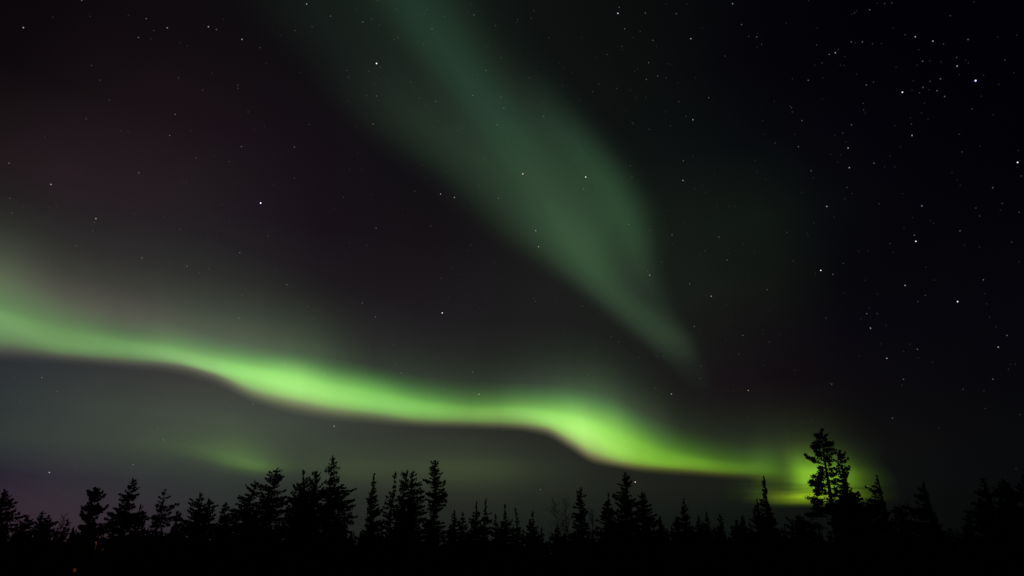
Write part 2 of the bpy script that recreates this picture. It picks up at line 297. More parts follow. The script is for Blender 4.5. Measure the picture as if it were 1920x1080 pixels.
STARS = """
43.8,51.8,4n 274.2,34.8,3n 313.5,52.2,4b 390.8,50.2,4n 453.8,73.8,4n 405.5,55.2,3n 259.5,70.2,3n 288.5,57.2,2n 153.2,0.8,3n 171.8,122.8,2n 
187,150.2,2n 205,188,2n 328.5,214.5,3n 318.2,254,3n 334.8,146.2,2n 380,168.8,2n 446,159.5,2n 446,165.5,2n 465.2,210,2n 161.8,222.8,2n 226,244.8,1n 
240.2,246.8,1n 83.5,257.2,1n 351.2,86,1n 357,245,1n 398,137.8,1n 419.5,36,1n 99,32,1n 337.5,80,1n 283,73.2,1n 240.8,28.8,1n 169,30.5,1n 476.8,242.5,1n 
575,7.5,4n 619.8,30.2,3n 706,119,6b 713,126.2,2n 585.2,50,2n 553.2,57.5,2n 680.2,41.2,3n 696.8,35.8,2n 711.5,47,2n 741.5,17.2,2n 801,17.5,2n 796,26,1n 
810,53.8,3n 833.5,31,2n 888.8,28,3n 882.8,7,1n 877.8,21.8,1n 929.2,48,2n 945,30,1n 739.8,74,2n 746.5,69.8,2n 794.2,83.8,2n 820.2,69,1n 650,132.2,2n 
654,144.5,2n 691.2,134,2n 705.2,143,1n 701.5,158.2,1n 687.2,179.2,2n 705.8,180,3n 711.2,188.8,1n 770.2,154.2,2n 727,155,1n 785.8,183.8,2n 817,190,3n 
798,196,1n 769.2,205.8,1n 886.2,179,3n 938.8,182.2,3n 944.5,202,3n 932,233.8,3n 911.2,132,3n 895.2,139,2n 890.5,156.5,1n 939.5,108.2,2n 915,88.5,1n 
699.5,232.5,3n 487.5,89.5,2n 499.5,119.2,1n 580,233.5,2n 652.5,189.8,1n 721,224.2,1n 752,255.2,1n 862.8,240,2n 858.8,244.5,2n 810.2,238.5,1n 
821.8,225.8,1n 526,66,1r 563.2,135.8,1n 495.5,236.8,1n 668.8,237.8,1n 708,0.8,2n 668.5,17.8,1n 952.5,264.5,1n 905,266,1n 1161,13.8,3n 1158.5,25,5b 
1210,24.5,3n 1268,25.5,3n 1373.5,6.8,4b 1001.2,20.2,2n 996,34.5,2n 971,37,2n 968.8,42,1n 1171.2,54,3n 1200.2,59.2,2n 1295.2,72.5,4n 1224,75.5,3n 
1186.5,70.2,1n 1165.8,86.8,2n 1166.8,93.5,1n 1231,87,1n 1029.2,70.5,2n 1090.2,70,1n 1138.2,102.2,2n 1117.5,108.2,1n 1216.2,117.5,3n 1390.5,46,3n 
1403.8,68.2,2n 1418.8,69.2,3n 1420.5,63,1n 1428,83,2n 1419.8,89,1n 1359.2,105.2,2n 1196.2,129,1n 1190,133.5,1n 1233,142.8,3n 1212,148.8,3n 
1249.2,146,2n 1251.5,119.2,1n 1256.8,120,1n 1122.5,157.8,2n 1111,171.8,2n 1155.8,165.5,2n 1182.2,169,1n 1194.2,180,1n 1192.8,185.8,1n 1210.8,182,1n 
1271,155.2,1n 1303.8,145.8,1n 1273,190.5,2n 1328.8,183,3n 1299,224.5,4n 1286,218.2,2n 1257.2,235.8,2n 1248.5,210,1n 1185.2,229.5,2n 1187.2,232,2n 
1216.8,242.5,2n 1173.2,206.8,1n 991.8,146.2,2n 990,166.2,1n 990,99.5,1n 1054,159.8,1n 1072.5,136.8,1n 1049.2,118,1n 1005.2,124.8,1n 1057.5,126.8,1n 
1019.5,218.2,3n 1002.5,218,1n 1065.2,194,1n 1087.2,189,1n 1019.5,191.5,1n 1029,252.8,1n 1429.8,226,1n 1432.8,251.8,1n 1248.5,7.8,1n 1287.8,8.2,1n 
1316.8,53,1n 1630.8,18.2,3n 1658.8,6.8,2n 1671.8,5.5,2n 1644.8,6.2,1n 1602,24.2,2n 1605.8,20.5,1n 1596.5,26.8,1n 1515.8,1.2,1n 1596.2,78.5,3n 
1617.2,78.5,3n 1603.8,80,1n 1636,82,2n 1653,81.5,1n 1566.2,98.8,4n 1554.8,102,3n 1572,92.8,2n 1531,84.2,2n 1532,52.8,1n 1541.5,117.8,2n 1528,122.2,1n 
1575.8,122.2,1n 1582.2,122.2,1n 1583.8,106,1n 1515.5,150.5,3n 1485.5,148,1n 1542.8,146,1n 1624.5,159.2,3n 1637.8,154,2n 1692,173,5w 1716.2,68.8,4n 
1697,65,2n 1749.2,77,4n 1769,82.2,2n 1723.2,93.2,1n 1730,115,3n 1719.5,122.2,1n 1743.2,114,1n 1794.5,123.8,4n 1793.8,107.8,2n 1815.2,74,3n 
1781.8,29.5,2n 1764.5,116.5,1n 1810.5,112.8,1n 1815.8,118,1n 1884,112.5,2n 1763.2,147.8,3n 1743.8,152.5,2n 1730.5,163.8,3n 1757,170,3n 1771.2,181,3n 
1724,174.2,2n 1712.2,151.8,1n 1829.2,151.2,6b 1844.2,141,1n 1901.5,136.5,1n 1872.8,158,1n 1840,180.2,1n 1798.8,140,1n 1675,52.2,1n 1680.2,125.8,1n 
1618.5,193.8,2n 1619.2,206,2n 1622.5,212.5,1n 1481.8,199.2,2n 1484.2,202.2,2n 1485.5,210,2n 1503.5,226.2,3n 1596.5,234,3n 1580,249.2,2n 1565,253.8,1n 
1490,251.8,1n 1451.8,190,1n 1453.2,268,2n 1710,254,4n 1709,232.5,2n 1678,235.5,1n 1740,223.8,1n 1727.5,211.8,1n 1707.2,221,1n 1733.5,194,1n 
1798.5,251.8,2n 1822.5,204.2,2n 1862.2,215.2,1n 1870.5,69.2,1n 1605.8,139,1n 1541.8,185.2,1n 1710,169,1n 1741.8,168.2,1n 1585.5,266.5,1n 1826.2,3.5,1n 
1906.2,66,1n 1474,43.5,1n 17,306,3n 95.5,345.8,4n 179.8,409.8,4n 177.2,417.2,2n 173.8,432.8,2n 18.2,371.8,2n 22,398.8,2n 42.8,386.2,1n 90.8,389.2,1n 
107.2,387.2,1n 143.2,460.5,2n 266,483.8,3n 351,499,3n 373.8,511.8,2n 390.8,504.5,2n 449.8,473.8,3n 401.5,469.2,1n 406.8,444.5,1n 390,441.2,1n 
337.8,430.2,2n 260.2,324,3n 367.5,296.5,2n 430.2,303,2n 452.5,274.8,3n 349.8,341.8,1n 341.8,341,1n 307.2,407,1n 252.8,401,1n 315.5,492,1n 
417.5,383.8,1n 430.5,413.8,1n 401.5,291.5,1n 92.8,491,1n 247.2,536,1n 552,275.8,3n 552,334,2n 488.8,380.8,6b 644.2,369.5,2n 705.2,428,3n 502.8,442,2n 
537.8,533.8,3n 777.5,359,2n 826,363.8,4n 852,370.2,4n 837,322,2n 869.8,320.8,1n 908.5,298,2n 928.2,291.8,1n 934.8,371.5,3n 929.5,331,1n 885.8,362,1n 
884.5,379,1n 898.8,346,1n 791.8,310,1n 798.8,334.5,1n 755,391,1n 687,460.2,2n 655.8,455.2,1n 807.5,423.2,2n 769.2,425.8,1n 883,458.8,2n 877.5,469.8,1n 
927,492.2,2n 835.2,471.2,1n 827.5,522,2n 859.2,515.2,1n 847,501.8,1n 517.8,506.8,1n 505,504.5,1n 626,392.2,1n 513.5,345.8,1n 670.8,286,1n 655,317.5,1n 
677.5,317.5,1n 694.8,364.8,1n 954.8,274.2,1n 980.2,326,5r 1098.2,332,5w 1093.8,354.2,3n 1088.8,321.5,1n 1113.2,319.8,1n 1143,372.5,1n 1178.8,420.8,3n 
1004.5,432.5,4n 1009.8,462.5,4n 1125.5,437.2,2n 1132.8,434,1n 1110,480.8,2n 1182,310.5,2n 1184.8,331.8,2n 1167,339,1n 1281.5,301.5,3n 1280.2,338.2,4n 
1283.5,340.2,2n 1303,354.2,1n 1299.8,293,1n 1260,440.2,3n 1218,431.2,2n 1196.8,442.5,1n 1182,457.8,1n 1218.2,516,4n 1214,509,2n 1189.8,513.5,1n 
1239.8,491.2,2n 1194,490,1n 1293,532.2,3n 1322.2,470,2n 1348,444.2,3n 1363.5,487.2,3n 1261.8,457,1n 1311,477,1n 1250,395,1n 1415.5,301,1n 1420,322,1n 
1435.2,336,1n 1339.2,324.5,1n 1323,360.8,1n 1344.5,386,1n 1367.5,387.2,1n 1379.2,387.2,1n 1415,472,1n 1366.8,475.5,1n 1403.8,515.8,1n 1282.5,418,1n 
1316.8,348.5,1n 1393.2,457.8,1n 1497,275,3n 1590.2,277.5,4n 1592.5,314.5,4n 1638.8,306,3n 1521,320.2,3n 1525.2,333.5,1n 1570.5,304,1n 1556.8,289.5,1n 
1575.8,290,1n 1658.5,313.2,1n 1669.2,292.5,1n 1678,313,1n 1588,351.2,2n 1597.5,363,1n 1583.8,373,1n 1550.2,387.2,4n 1728.5,386,4b 1648,382,2n 
1908,304.5,5w 1804,284.8,2n 1861.5,352,3n 1879.2,381.5,2n 1914.8,330,2n 1909.8,282,1n 1800.5,347.5,1n 1785,323.8,1n 1795,337.8,1n 1829.8,390,2n 
1836.8,405,2n 1910.8,398.2,2n 1875.5,394,1n 1717.2,452.5,5w 1714.5,441,3n 1800,432.8,3n 1896.8,454,2n 1669,456.5,2n 1675,473.5,1n 1627.5,471,1n 
1475.2,435.5,2n 1513.2,437,1n 1515,441.5,1n 1539,507,5w 1529.5,513,1n 1561.8,514.2,3n 1581.2,494,2n 1487.2,489.5,2n 1621.8,525.5,1n 1697,535.2,4n 
1843.8,524.5,3n 1752,525.2,1n 1736,501,1n 1911,491,1n 1808.5,459.5,1n 1745,413.8,1n 1750.5,418.5,1n 1711,408,1n 1692,363,1n 1695,426.8,1n 
1503.2,361,1n 1526,418,1n 1564.5,407,1n 1688.2,275,1n 1836.8,274,1n 1610,471,1n 1836.5,463.5,1n 447.8,596.8,3n 473.8,606.2,1n 78.2,708,3n 
27.2,707.8,1n 106.8,734,2n 170.5,711.8,1n 474,757.5,3n 423.8,750.2,2n 380.8,755,1n 295.5,802.5,2n 266,770,1n 313.8,737.5,1n 128.8,635,1n 
453.2,552.8,2n 460,543.5,1n 38,753.2,1n 0.5,587.5,2n 679.2,568,3n 829.2,586.8,5w 577.2,574.8,2n 523,571.2,1n 704.2,594.2,3n 586.8,599,1n 
545.5,642.2,1n 535,682.5,3n 607.5,702.5,3n 738,647.2,2n 741.2,682.2,2n 752,699.5,3n 719.2,700.2,2n 730.5,708,2n 818.2,673,1n 831,676.8,1n 886,697.5,3n 
898,739.2,4n 831.2,730.5,2n 805.5,744.2,2n 509,767.2,1n 626.5,799,4n 943.8,806.8,2n 905,584.5,1n 898.8,578.2,1n 935.2,661,1n 940.8,663,1n 842.5,558,1n 
910,562,1n 830.8,634,1n 565,572,1n 1333.5,555.5,4n 1323.8,554,1n 1362,570.2,1n 1301.8,612,3n 1392.8,629,3n 1370.5,600,1n 1430,619.8,1n 1430,626.2,1n 
1360.5,639.8,1n 1385,664,2n 1314.5,686.2,2n 1313,709.8,2n 1228,727.5,2n 1259,738.8,4n 1243.5,736.5,1n 1403,732,4r 1375,732.5,1n 1320.5,738.2,1n 
1232.8,667.8,2n 1244.5,669,2n 1229.5,665.5,1n 1198.2,669.8,1n 1145,672,1n 1146.2,631.2,2n 1159.5,641,2n 1179,592.8,2n 1158.2,601.8,1n 1091.8,574,2n 
1042,566,1n 1003.5,565,2n 1001,559.2,1n 1058,619.8,1n 1118.8,653.2,1n 1103.5,703.8,2n 1047.5,687,1n 1033.8,690.8,1n 1015.8,761.2,2n 1235.2,795.2,1n 
1438.2,543,3n 1401.8,783,1n 1432,684.8,1n 1311.2,620,1n 1201.5,750.8,1n 1795.5,565.5,5w 1625.2,588,3n 1644.8,588,2n 1632.2,615.2,4n 1735,554,2n 
1721.2,565.2,2n 1548.8,596,2n 1443,581.8,1n 1442.5,641.5,2n 1662.8,672,4n 1720,654.8,3n 1888,629,3n 1871.8,650.8,4n 1861.8,710.8,3n 1694,711.2,3n 
1559.5,720,3n 1555.2,718,1n 1806.2,730,2n 1844.8,732.8,1n 1748.2,678.5,1n 1721.8,671,1n 1611.5,667.5,1n 1490,694,1n 1523.5,786.8,2n 1673.2,784,3n 
1761,802.8,1n 1912.2,777.5,2n 1904,682.5,2n 1894.5,683.5,2n 1890.8,691.8,2n 1867.2,613,1n 1855.5,594.8,1n 1850,569.8,1n 1845.8,550.5,1n 1462,627.5,1n 
1613.8,597.5,1n 1630,576.8,1n 1661,610,1n 1694,658.8,1n 1706,645.2,1n 1651.2,645,1n 1645.5,551,1n 1582,549.2,1n 1691.2,722,1n 1847,766,1n 92.5,886,4n 
143.2,875.2,1n 234,853.8,2n 249.8,871.2,3n 306.2,824.8,3n 346,832.5,1n 380,839,1n 211,827.8,1n 109.5,917.8,1n 1013.3,918,3n 903.5,904.5,2n 888,905,1n 
954,901,2n 1191,904,5r 1083,897,1n 693,898,2n 478,847,1n 657,847,2n 711,851,1n 1627,912,3n 1905,879,1n 
"""
# ------------------------------------------------------------------ stars
RS = 90000.0
TINT = {'n': (.95,1,.98), 'w': (1,1,1), 'b': (.58,.66,1), 'r': (1,.66,.5)}
STR = {1: .010, 2: .022, 3: .055, 4: .17, 5: .55, 6: 1.2}
RAD = {1: .9, 2: .92, 3: .95, 4: 1.0, 5: 1.08, 6: 1.2}        # apparent radius in photograph pixels
def star_mat(b, t):
    n = 'star_glow_%d%s' % (b, t)
    m = bpy.data.materials.get(n)
    if m: return m
    m = bpy.data.materials.new(n); m.use_nodes = True; tr = m.node_tree; tr.nodes.clear()
    e = N(tr, 'ShaderNodeEmission'); e.inputs[0].default_value = (*TINT[t], 1); e.inputs[1].default_value = STR[b]
    q = N(tr, 'ShaderNodeBsdfTransparent'); ad = N(tr, 'ShaderNodeAddShader'); tr.links.new(e.outputs[0], ad.inputs[0]); tr.links.new(q.outputs[0], ad.inputs[1])
    o = N(tr, 'ShaderNodeOutputMaterial'); tr.links.new(ad.outputs[0], o.inputs[0]); m.cycles.emission_sampling = 'NONE'
    return m
PH = (1+5**.5)/2
ICO_V = np.array([(-1,PH,0),(1,PH,0),(-1,-PH,0),(1,-PH,0),(0,-1,PH),(0,1,PH),(0,-1,-PH),(0,1,-PH),(PH,0,-1),(PH,0,1),(-PH,0,-1),(-PH,0,1)])/math.sqrt(1+PH*PH)
ICO_F = [(0,11,5),(0,5,1),(0,1,7),(0,7,10),(0,10,11),(1,5,9),(5,11,4),(11,10,2),(10,7,6),(7,1,8),(3,9,4),(3,4,2),(3,2,6),(3,6,8),(3,8,9),(4,9,5),(2,4,11),(6,2,10),(8,6,7),(9,8,1)]
BRIGHT = {
 (706,119): 'blue-white star at the left edge of the dim green aurora ray near the top',
 (1158,25): 'blue star near the top edge just right of the aurora ray',
 (1692,173): 'cream star left of the brightest blue-white star in the upper right',
 (1829,151): 'brightest blue-white star in the black sky at upper right',
 (489,381): 'blue-white star alone in the purplish dark sky left of centre',
 (980,326): 'orange star inside the dim green aurora ray',
 (1098,332): 'brightest white star inside the dim green aurora ray',
 (1908,304): 'large white star close to the right edge of the sky',
 (1717,452): 'bright white star with a fainter one just above it, right of the aurora ray',
 (1539,507): 'bright white star in the dark sky well above the tall pine',
 (829,587): 'bright white star in the dark gap between the two green aurora bands',
 (1796,566): 'bright white star halfway down near the right edge',
 (1191,904): 'orange star just right of a spruce tip below the bright aurora band'}
def region(x, y):
    if x > 1320 and y < 420: return 'in the black sky at upper right', 'stars of the upper right sky'
    if x > 1320: return 'in the black sky above the right-hand trees', 'stars of the lower right sky'
    if y > 800: return 'low over the treetops', 'stars low over the trees'
    band = np.interp(x, [0,320,560,800,1020,1160,1320], [680,698,775,803,818,878,890])
    if y > band-130: return 'in or beside the bright green aurora band', 'stars about the bright aurora band'
    if x < 560 and y < 270: return 'in the dark sky at upper left', 'stars of the upper left sky'
    l = np.interp(y, [0,100,270,400,500,640], [600,700,800,890,1000,1190]); r = np.interp(y, [0,180,340,640], [960,1080,1210,1310])
    if l < x < r: return 'shining through the dim green aurora ray', 'stars in the dim aurora ray'
    if x <= l: return 'in the purplish dark left of the aurora ray', 'stars left of the aurora ray'
    return 'in the dark just right of the aurora ray', 'stars right of the aurora ray'
MAGN = {2: 'tiny dim star', 3: 'small clear white star', 4: 'bright white star'}
stars = []
for tkn in STARS.split():
    x, y, b = tkn.split(','); stars.append((float(x), float(y), int(b[0]), b[1]))
stars.sort(key=lambda s: -s[2])
ico = {}
fv = []; ff = []
for i, (x, y, b, t) in enumerate(stars):
    p = pdir(x, y)*RS + CAM
    r = RAD[b]/FPX*RS
    if i < 296:
        if (b, t) not in ico:
            me = mk('star', ICO_V, ICO_F); me.materials.append(star_mat(b, t)); ico[(b, t)] = me
        o = bpy.data.objects.new('star', ico[(b, t)]); C.objects.link(o); o.location = p; o.scale = (r, r, r)
        key = [k for k in BRIGHT if abs(k[0]-x) < 2 and abs(k[1]-y) < 2]
        if key: tag(o, BRIGHT[key[0]], 'star', 'brightest stars')
        else:
            w, gname = region(x, y)
            if t == 'b': lab = 'small blue-white star ' + w
            elif t == 'r': lab = 'small reddish star ' + w
            else: lab = MAGN[b] + ' ' + w
            tag(o, lab, 'star', MAGN[b].replace('star', '') + gname)
    else:
        k = len(fv)*12; fv.append(ICO_V*r + p); ff += [(a+k, b_+k, c+k) for a, b_, c in ICO_F]
me = mk('faint_stars', np.concatenate(fv), ff); me.materials.append(star_mat(1, 'n'))
o = meshobj('faint_stars', me); tag(o, 'scatter of the faintest stars all over the night sky', 'stars', kind='stuff')

# ------------------------------------------------------------------ ground
def pmat(name, c1, c2, scale, rough=0.9, bump=0.3, detail=4):
    m = bpy.data.materials.new(name); m.use_nodes = True; t = m.node_tree
    b = t.nodes['Principled BSDF']; b.inputs['Roughness'].default_value = rough
    b.inputs['Specular IOR Level'].default_value = 0.25
    tc = N(t, 'ShaderNodeTexCoord'); nz = N(t, 'ShaderNodeTexNoise'); nz.inputs['Scale'].default_value = scale; nz.inputs['Detail'].default_value = detail
    t.links.new(tc.outputs['Object'], nz.inputs['Vector'])
    r = ramp(t, nz.outputs['Fac'], [(.3, c1), (.7, c2)]); t.links.new(r, b.inputs['Base Color'])
    bp = N(t, 'ShaderNodeBump'); bp.inputs['Strength'].default_value = bump; bp.inputs['Distance'].default_value = 0.05
    t.links.new(nz.outputs['Fac'], bp.inputs['Height']); t.links.new(bp.outputs[0], b.inputs['Normal'])
    return m
MG = pmat('forest_floor', (.018,.02,.010), (.045,.040,.022), 0.6)
MB = pmat('spruce_bark', (.035,.026,.02), (.075,.06,.05), 9.0)
MN = pmat('spruce_needles', (.020,.034,.014), (.042,.062,.026), 1.3, bump=0)
MW = pmat('bare_twigs', (.05,.035,.028), (.09,.07,.055), 4.0)
MK_ = pmat('lamp_metal', (.03,.03,.03), (.05,.05,.05), 8.0, rough=.5)
rs = np.random.RandomState(3)
xs_ = np.concatenate([-np.geomspace(9000, 90, 14), np.linspace(-80, 80, 33), np.geomspace(90, 9000, 14)])
ys_ = np.concatenate([[-400, -100, -40], np.linspace(-20, 160, 46), np.geomspace(180, 12000, 18)])
gv = []
for yy in ys_:
    for xx in xs_:
        near = math.exp(-(xx*xx+yy*yy)/250.0)
        gv.append((xx, yy, (0.22*math.sin(xx*.13+1)*math.sin(yy*.11) + 0.06*rs.randn()*(abs(xx) < 90))*(1-near) if yy < 170 else 0))
nx = len(xs_)
gf = [(j*nx+i, j*nx+i+1, (j+1)*nx+i+1, (j+1)*nx+i) for j in range(len(ys_)-1) for i in range(nx-1)]
tag(meshobj('ground', mk('ground', gv, gf), None, MG), kind='structure')

# ------------------------------------------------------------------ trees
def tube(pts, rad, n=6):
    pts = np.asarray(pts, float); V = []; F = []
    for i, p in enumerate(pts):
        a = pts[min(i+1, len(pts)-1)]-pts[max(i-1, 0)]; a = a/(np.linalg.norm(a)+1e-9)
        s = np.cross(a, [0.3, 1, 0.1]); s /= np.linalg.norm(s)+1e-9; q = np.cross(a, s)
        for k in range(n):
            t = 2*math.pi*k/n; V.append(p+(s*math.cos(t)+q*math.sin(t))*rad[i])
    for i in range(len(pts)-1):
        for k in range(n): F.append((i*n+k, i*n+(k+1) % n, (i+1)*n+(k+1) % n, (i+1)*n+k))
    F.append(tuple(range(n))[::-1]); F.append(tuple((len(pts)-1)*n+k for k in range(n)))
    return np.array(V), F

class Geo:
    def __init__(s): s.V = []; s.F = []; s.n = 0
    def add(s, V, F):
        k = s.n; s.V.append(np.asarray(V)); s.F += [tuple(a+k for a in f) for f in F]; s.n += len(V)
    def cards(s, P, D, size, rng):
        """leaf-like quads at P pointing about along D"""
        m = len(P)
        if m == 0: return
        D = D + rng.randn(m, 3)*0.75; D /= np.linalg.norm(D, axis=1)[:, None]+1e-9
        W = np.cross(D, rng.randn(m, 3)); W /= np.linalg.norm(W, axis=1)[:, None]+1e-9
        L = (size*(0.6+0.8*rng.rand(m)))[:, None]; w = L*(0.22+0.16*rng.rand(m))[:, None]
        A = P-D*L*.5; B = P+D*L*.5
        Q = np.stack([A-W*w*.4, P-W*w, B, P+W*w], axis=1).reshape(-1, 3)
        k = s.n; idx = np.arange(m)*4+k
        s.F += [(int(i), int(i+1), int(i+2), int(i+3)) for i in idx]; s.V.append(Q); s.n += 4*m
    def mesh(s, name, mat):
        me = mk(name, np.concatenate(s.V), s.F); me.materials.append(mat); return me

def put(x, y, D):
    """foot point on the ground, height of the tip, metres per photograph pixel for a tip seen at x, y and D metres away"""
    d = pdir(x, y); h = math.hypot(d[0], d[1]); P = CAM + d*(D/h)
    foot = np.array([P[0], P[1], 0.0]); z = (P-CAM)@FWD
    return foot, P[2], z/FPX

def branch(gT, gC, p0, az, L, slope, curl, rng, size, dens, hang, thick, w=None):
    """one bough: a thin limb with side sprays of needles"""
    n = 5
    hd = np.array([math.cos(az), math.sin(az), 0.0]); sd = np.array([-hd[1], hd[0], 0.0])
    ts = np.linspace(0, 1, n)
    wob = rng.randn()*0.08
    pts = [p0 + hd*L*t + np.array([0, 0, 1])*(slope*L*t + curl*L*t*t) + sd*wob*L*t*t for t in ts]
    if gT is not None and L > 0.25:
        V, F = tube(pts, [thick*(1-.85*t) for t in ts], 3); gT.add(V, F)
    pts = np.array(pts)
    m = int(max(4, L*dens))
    t = rng.rand(m)**0.8
    seg = np.minimum((t*(n-1)).astype(int), n-2); f = (t*(n-1)-seg)[:, None]
    P = pts[seg]*(1-f)+pts[seg+1]*f
    wid = (w if w is not None else 0.28)*L*np.sin(np.clip(t*1.15+.1, 0, 1)*math.pi)**.7
    off = (rng.rand(m)*2-1)*wid
    P = P + sd*off[:, None] + hd*(-np.abs(off)*.4)[:, None]
    P[:, 2] += -hang*rng.rand(m)**1.5*(0.3+np.abs(off)/(wid+.01)) + rng.randn(m)*size*.25
    Dv = hd[None, :]*0.8 + sd[None, :]*np.sign(off)[:, None]*0.6 + np.array([0, 0, .1])
    gC.cards(P, Dv, size, rng)

def conifer_mesh(H, prof, mpp, seed, lean=0.0, gap=0.5, slope=(.28, -.38), step=4.4, size=.135, dens=98, zmin=0.6, curl=.16, per=5, twigs=True, irr=.3, club=0):
    """prof: (px below tip, left px, right px)"""
    rng = np.random.RandomState(seed)
    gT = Geo(); gC = Geo()
    rt = 0.012*H+0.02
    def axis(h):                       # trunk centre at height h
        t = h/H; k = max(0, t-.55)/.45
        return np.array([lean*mpp*k*k + .03*math.sin(t*9+seed), .03*math.cos(t*7+seed), h])
    hs = np.linspace(-0.35, H, 12)
    V, F = tube([axis(h) for h in hs], [max(.012, rt*(1-.93*max(0, h)/H)) for h in hs], 7); gT.add(V, F)
    dy = np.array([p[0] for p in prof], float)*mpp*1.03; Ls = np.array([p[1] for p in prof], float)*mpp; Rs = np.array([p[2] for p in prof], float)*mpp
    h = H; st = step*mpp
    k = 0
    gC.cards(np.array([axis(H)+[0, 0, -.02*i] for i in range(14)]) + rng.randn(14, 3)*.03, np.tile([0, 0, 1.0], (14, 1)), size*.8, rng)
    while h > zmin:
        d = H-h
        l = np.interp(d, dy, Ls); r = np.interp(d, dy, Rs)
        tf = min(1, d/(H*.8))
        sl = slope[0]*(1-tf)**1.5 + slope[1]*tf
        tier = 1+rng.randn()*irr*.5
        n = per + (1 if tf > .3 else 0)
        if h < .35*H: n = max(4, per-1)
        ph = rng.rand()*6.28
        for b in range(n):
            if rng.rand() < gap*.35: continue
            az = ph+b*6.283/n+rng.randn()*.3
            if b == 0: az = rng.choice([0, math.pi])+rng.randn()*.25
            c = math.cos(az); w = .5+.5*c
            L = (l*(1-w)+r*w)*max(.25, tier)*(0.72+.45*rng.rand())
            if abs(c) < .5: L = (l+r)/2*(.6+.5*rng.rand())
            L = max(L, .06)
            branch(gT, gC, axis(h)+[0, 0, rng.randn()*st*.2], az, L, sl+rng.randn()*.12, curl, rng, size*(.75+.35*min(1, L)), dens, .10+.10*L, .012+.012*L)
        h -= st*(.75+.5*rng.rand())*(1 if h > .45*H else 1.5)
        k += 1
    return gT.mesh('trunk', MB), gC.mesh('crown', MN)

def tree(name, x, y, D, prof, seed, label, cat='spruce', group=None, **kw):
    foot, H, mpp = put(x, y, D)
    k = 0.404*(x-960)/FPX          # a plumb trunk slants outwards in the tilted view: outlines are measured from the tip
    prof = [(d, max(l+k*d, 1.5), max(r-k*d, 1.5)) if d < 85 else (d, l, r) for d, l, r in prof]
    t, c = conifer_mesh(H-foot[2], prof, mpp, seed, **kw)
    e = empty(name, foot); e.rotation_euler = (0, 0, -math.atan2(foot[0], foot[1])*0.9)
    tag(e, label, cat, group)
    meshobj('trunk', t, e); meshobj('crown', c, e)
    return e

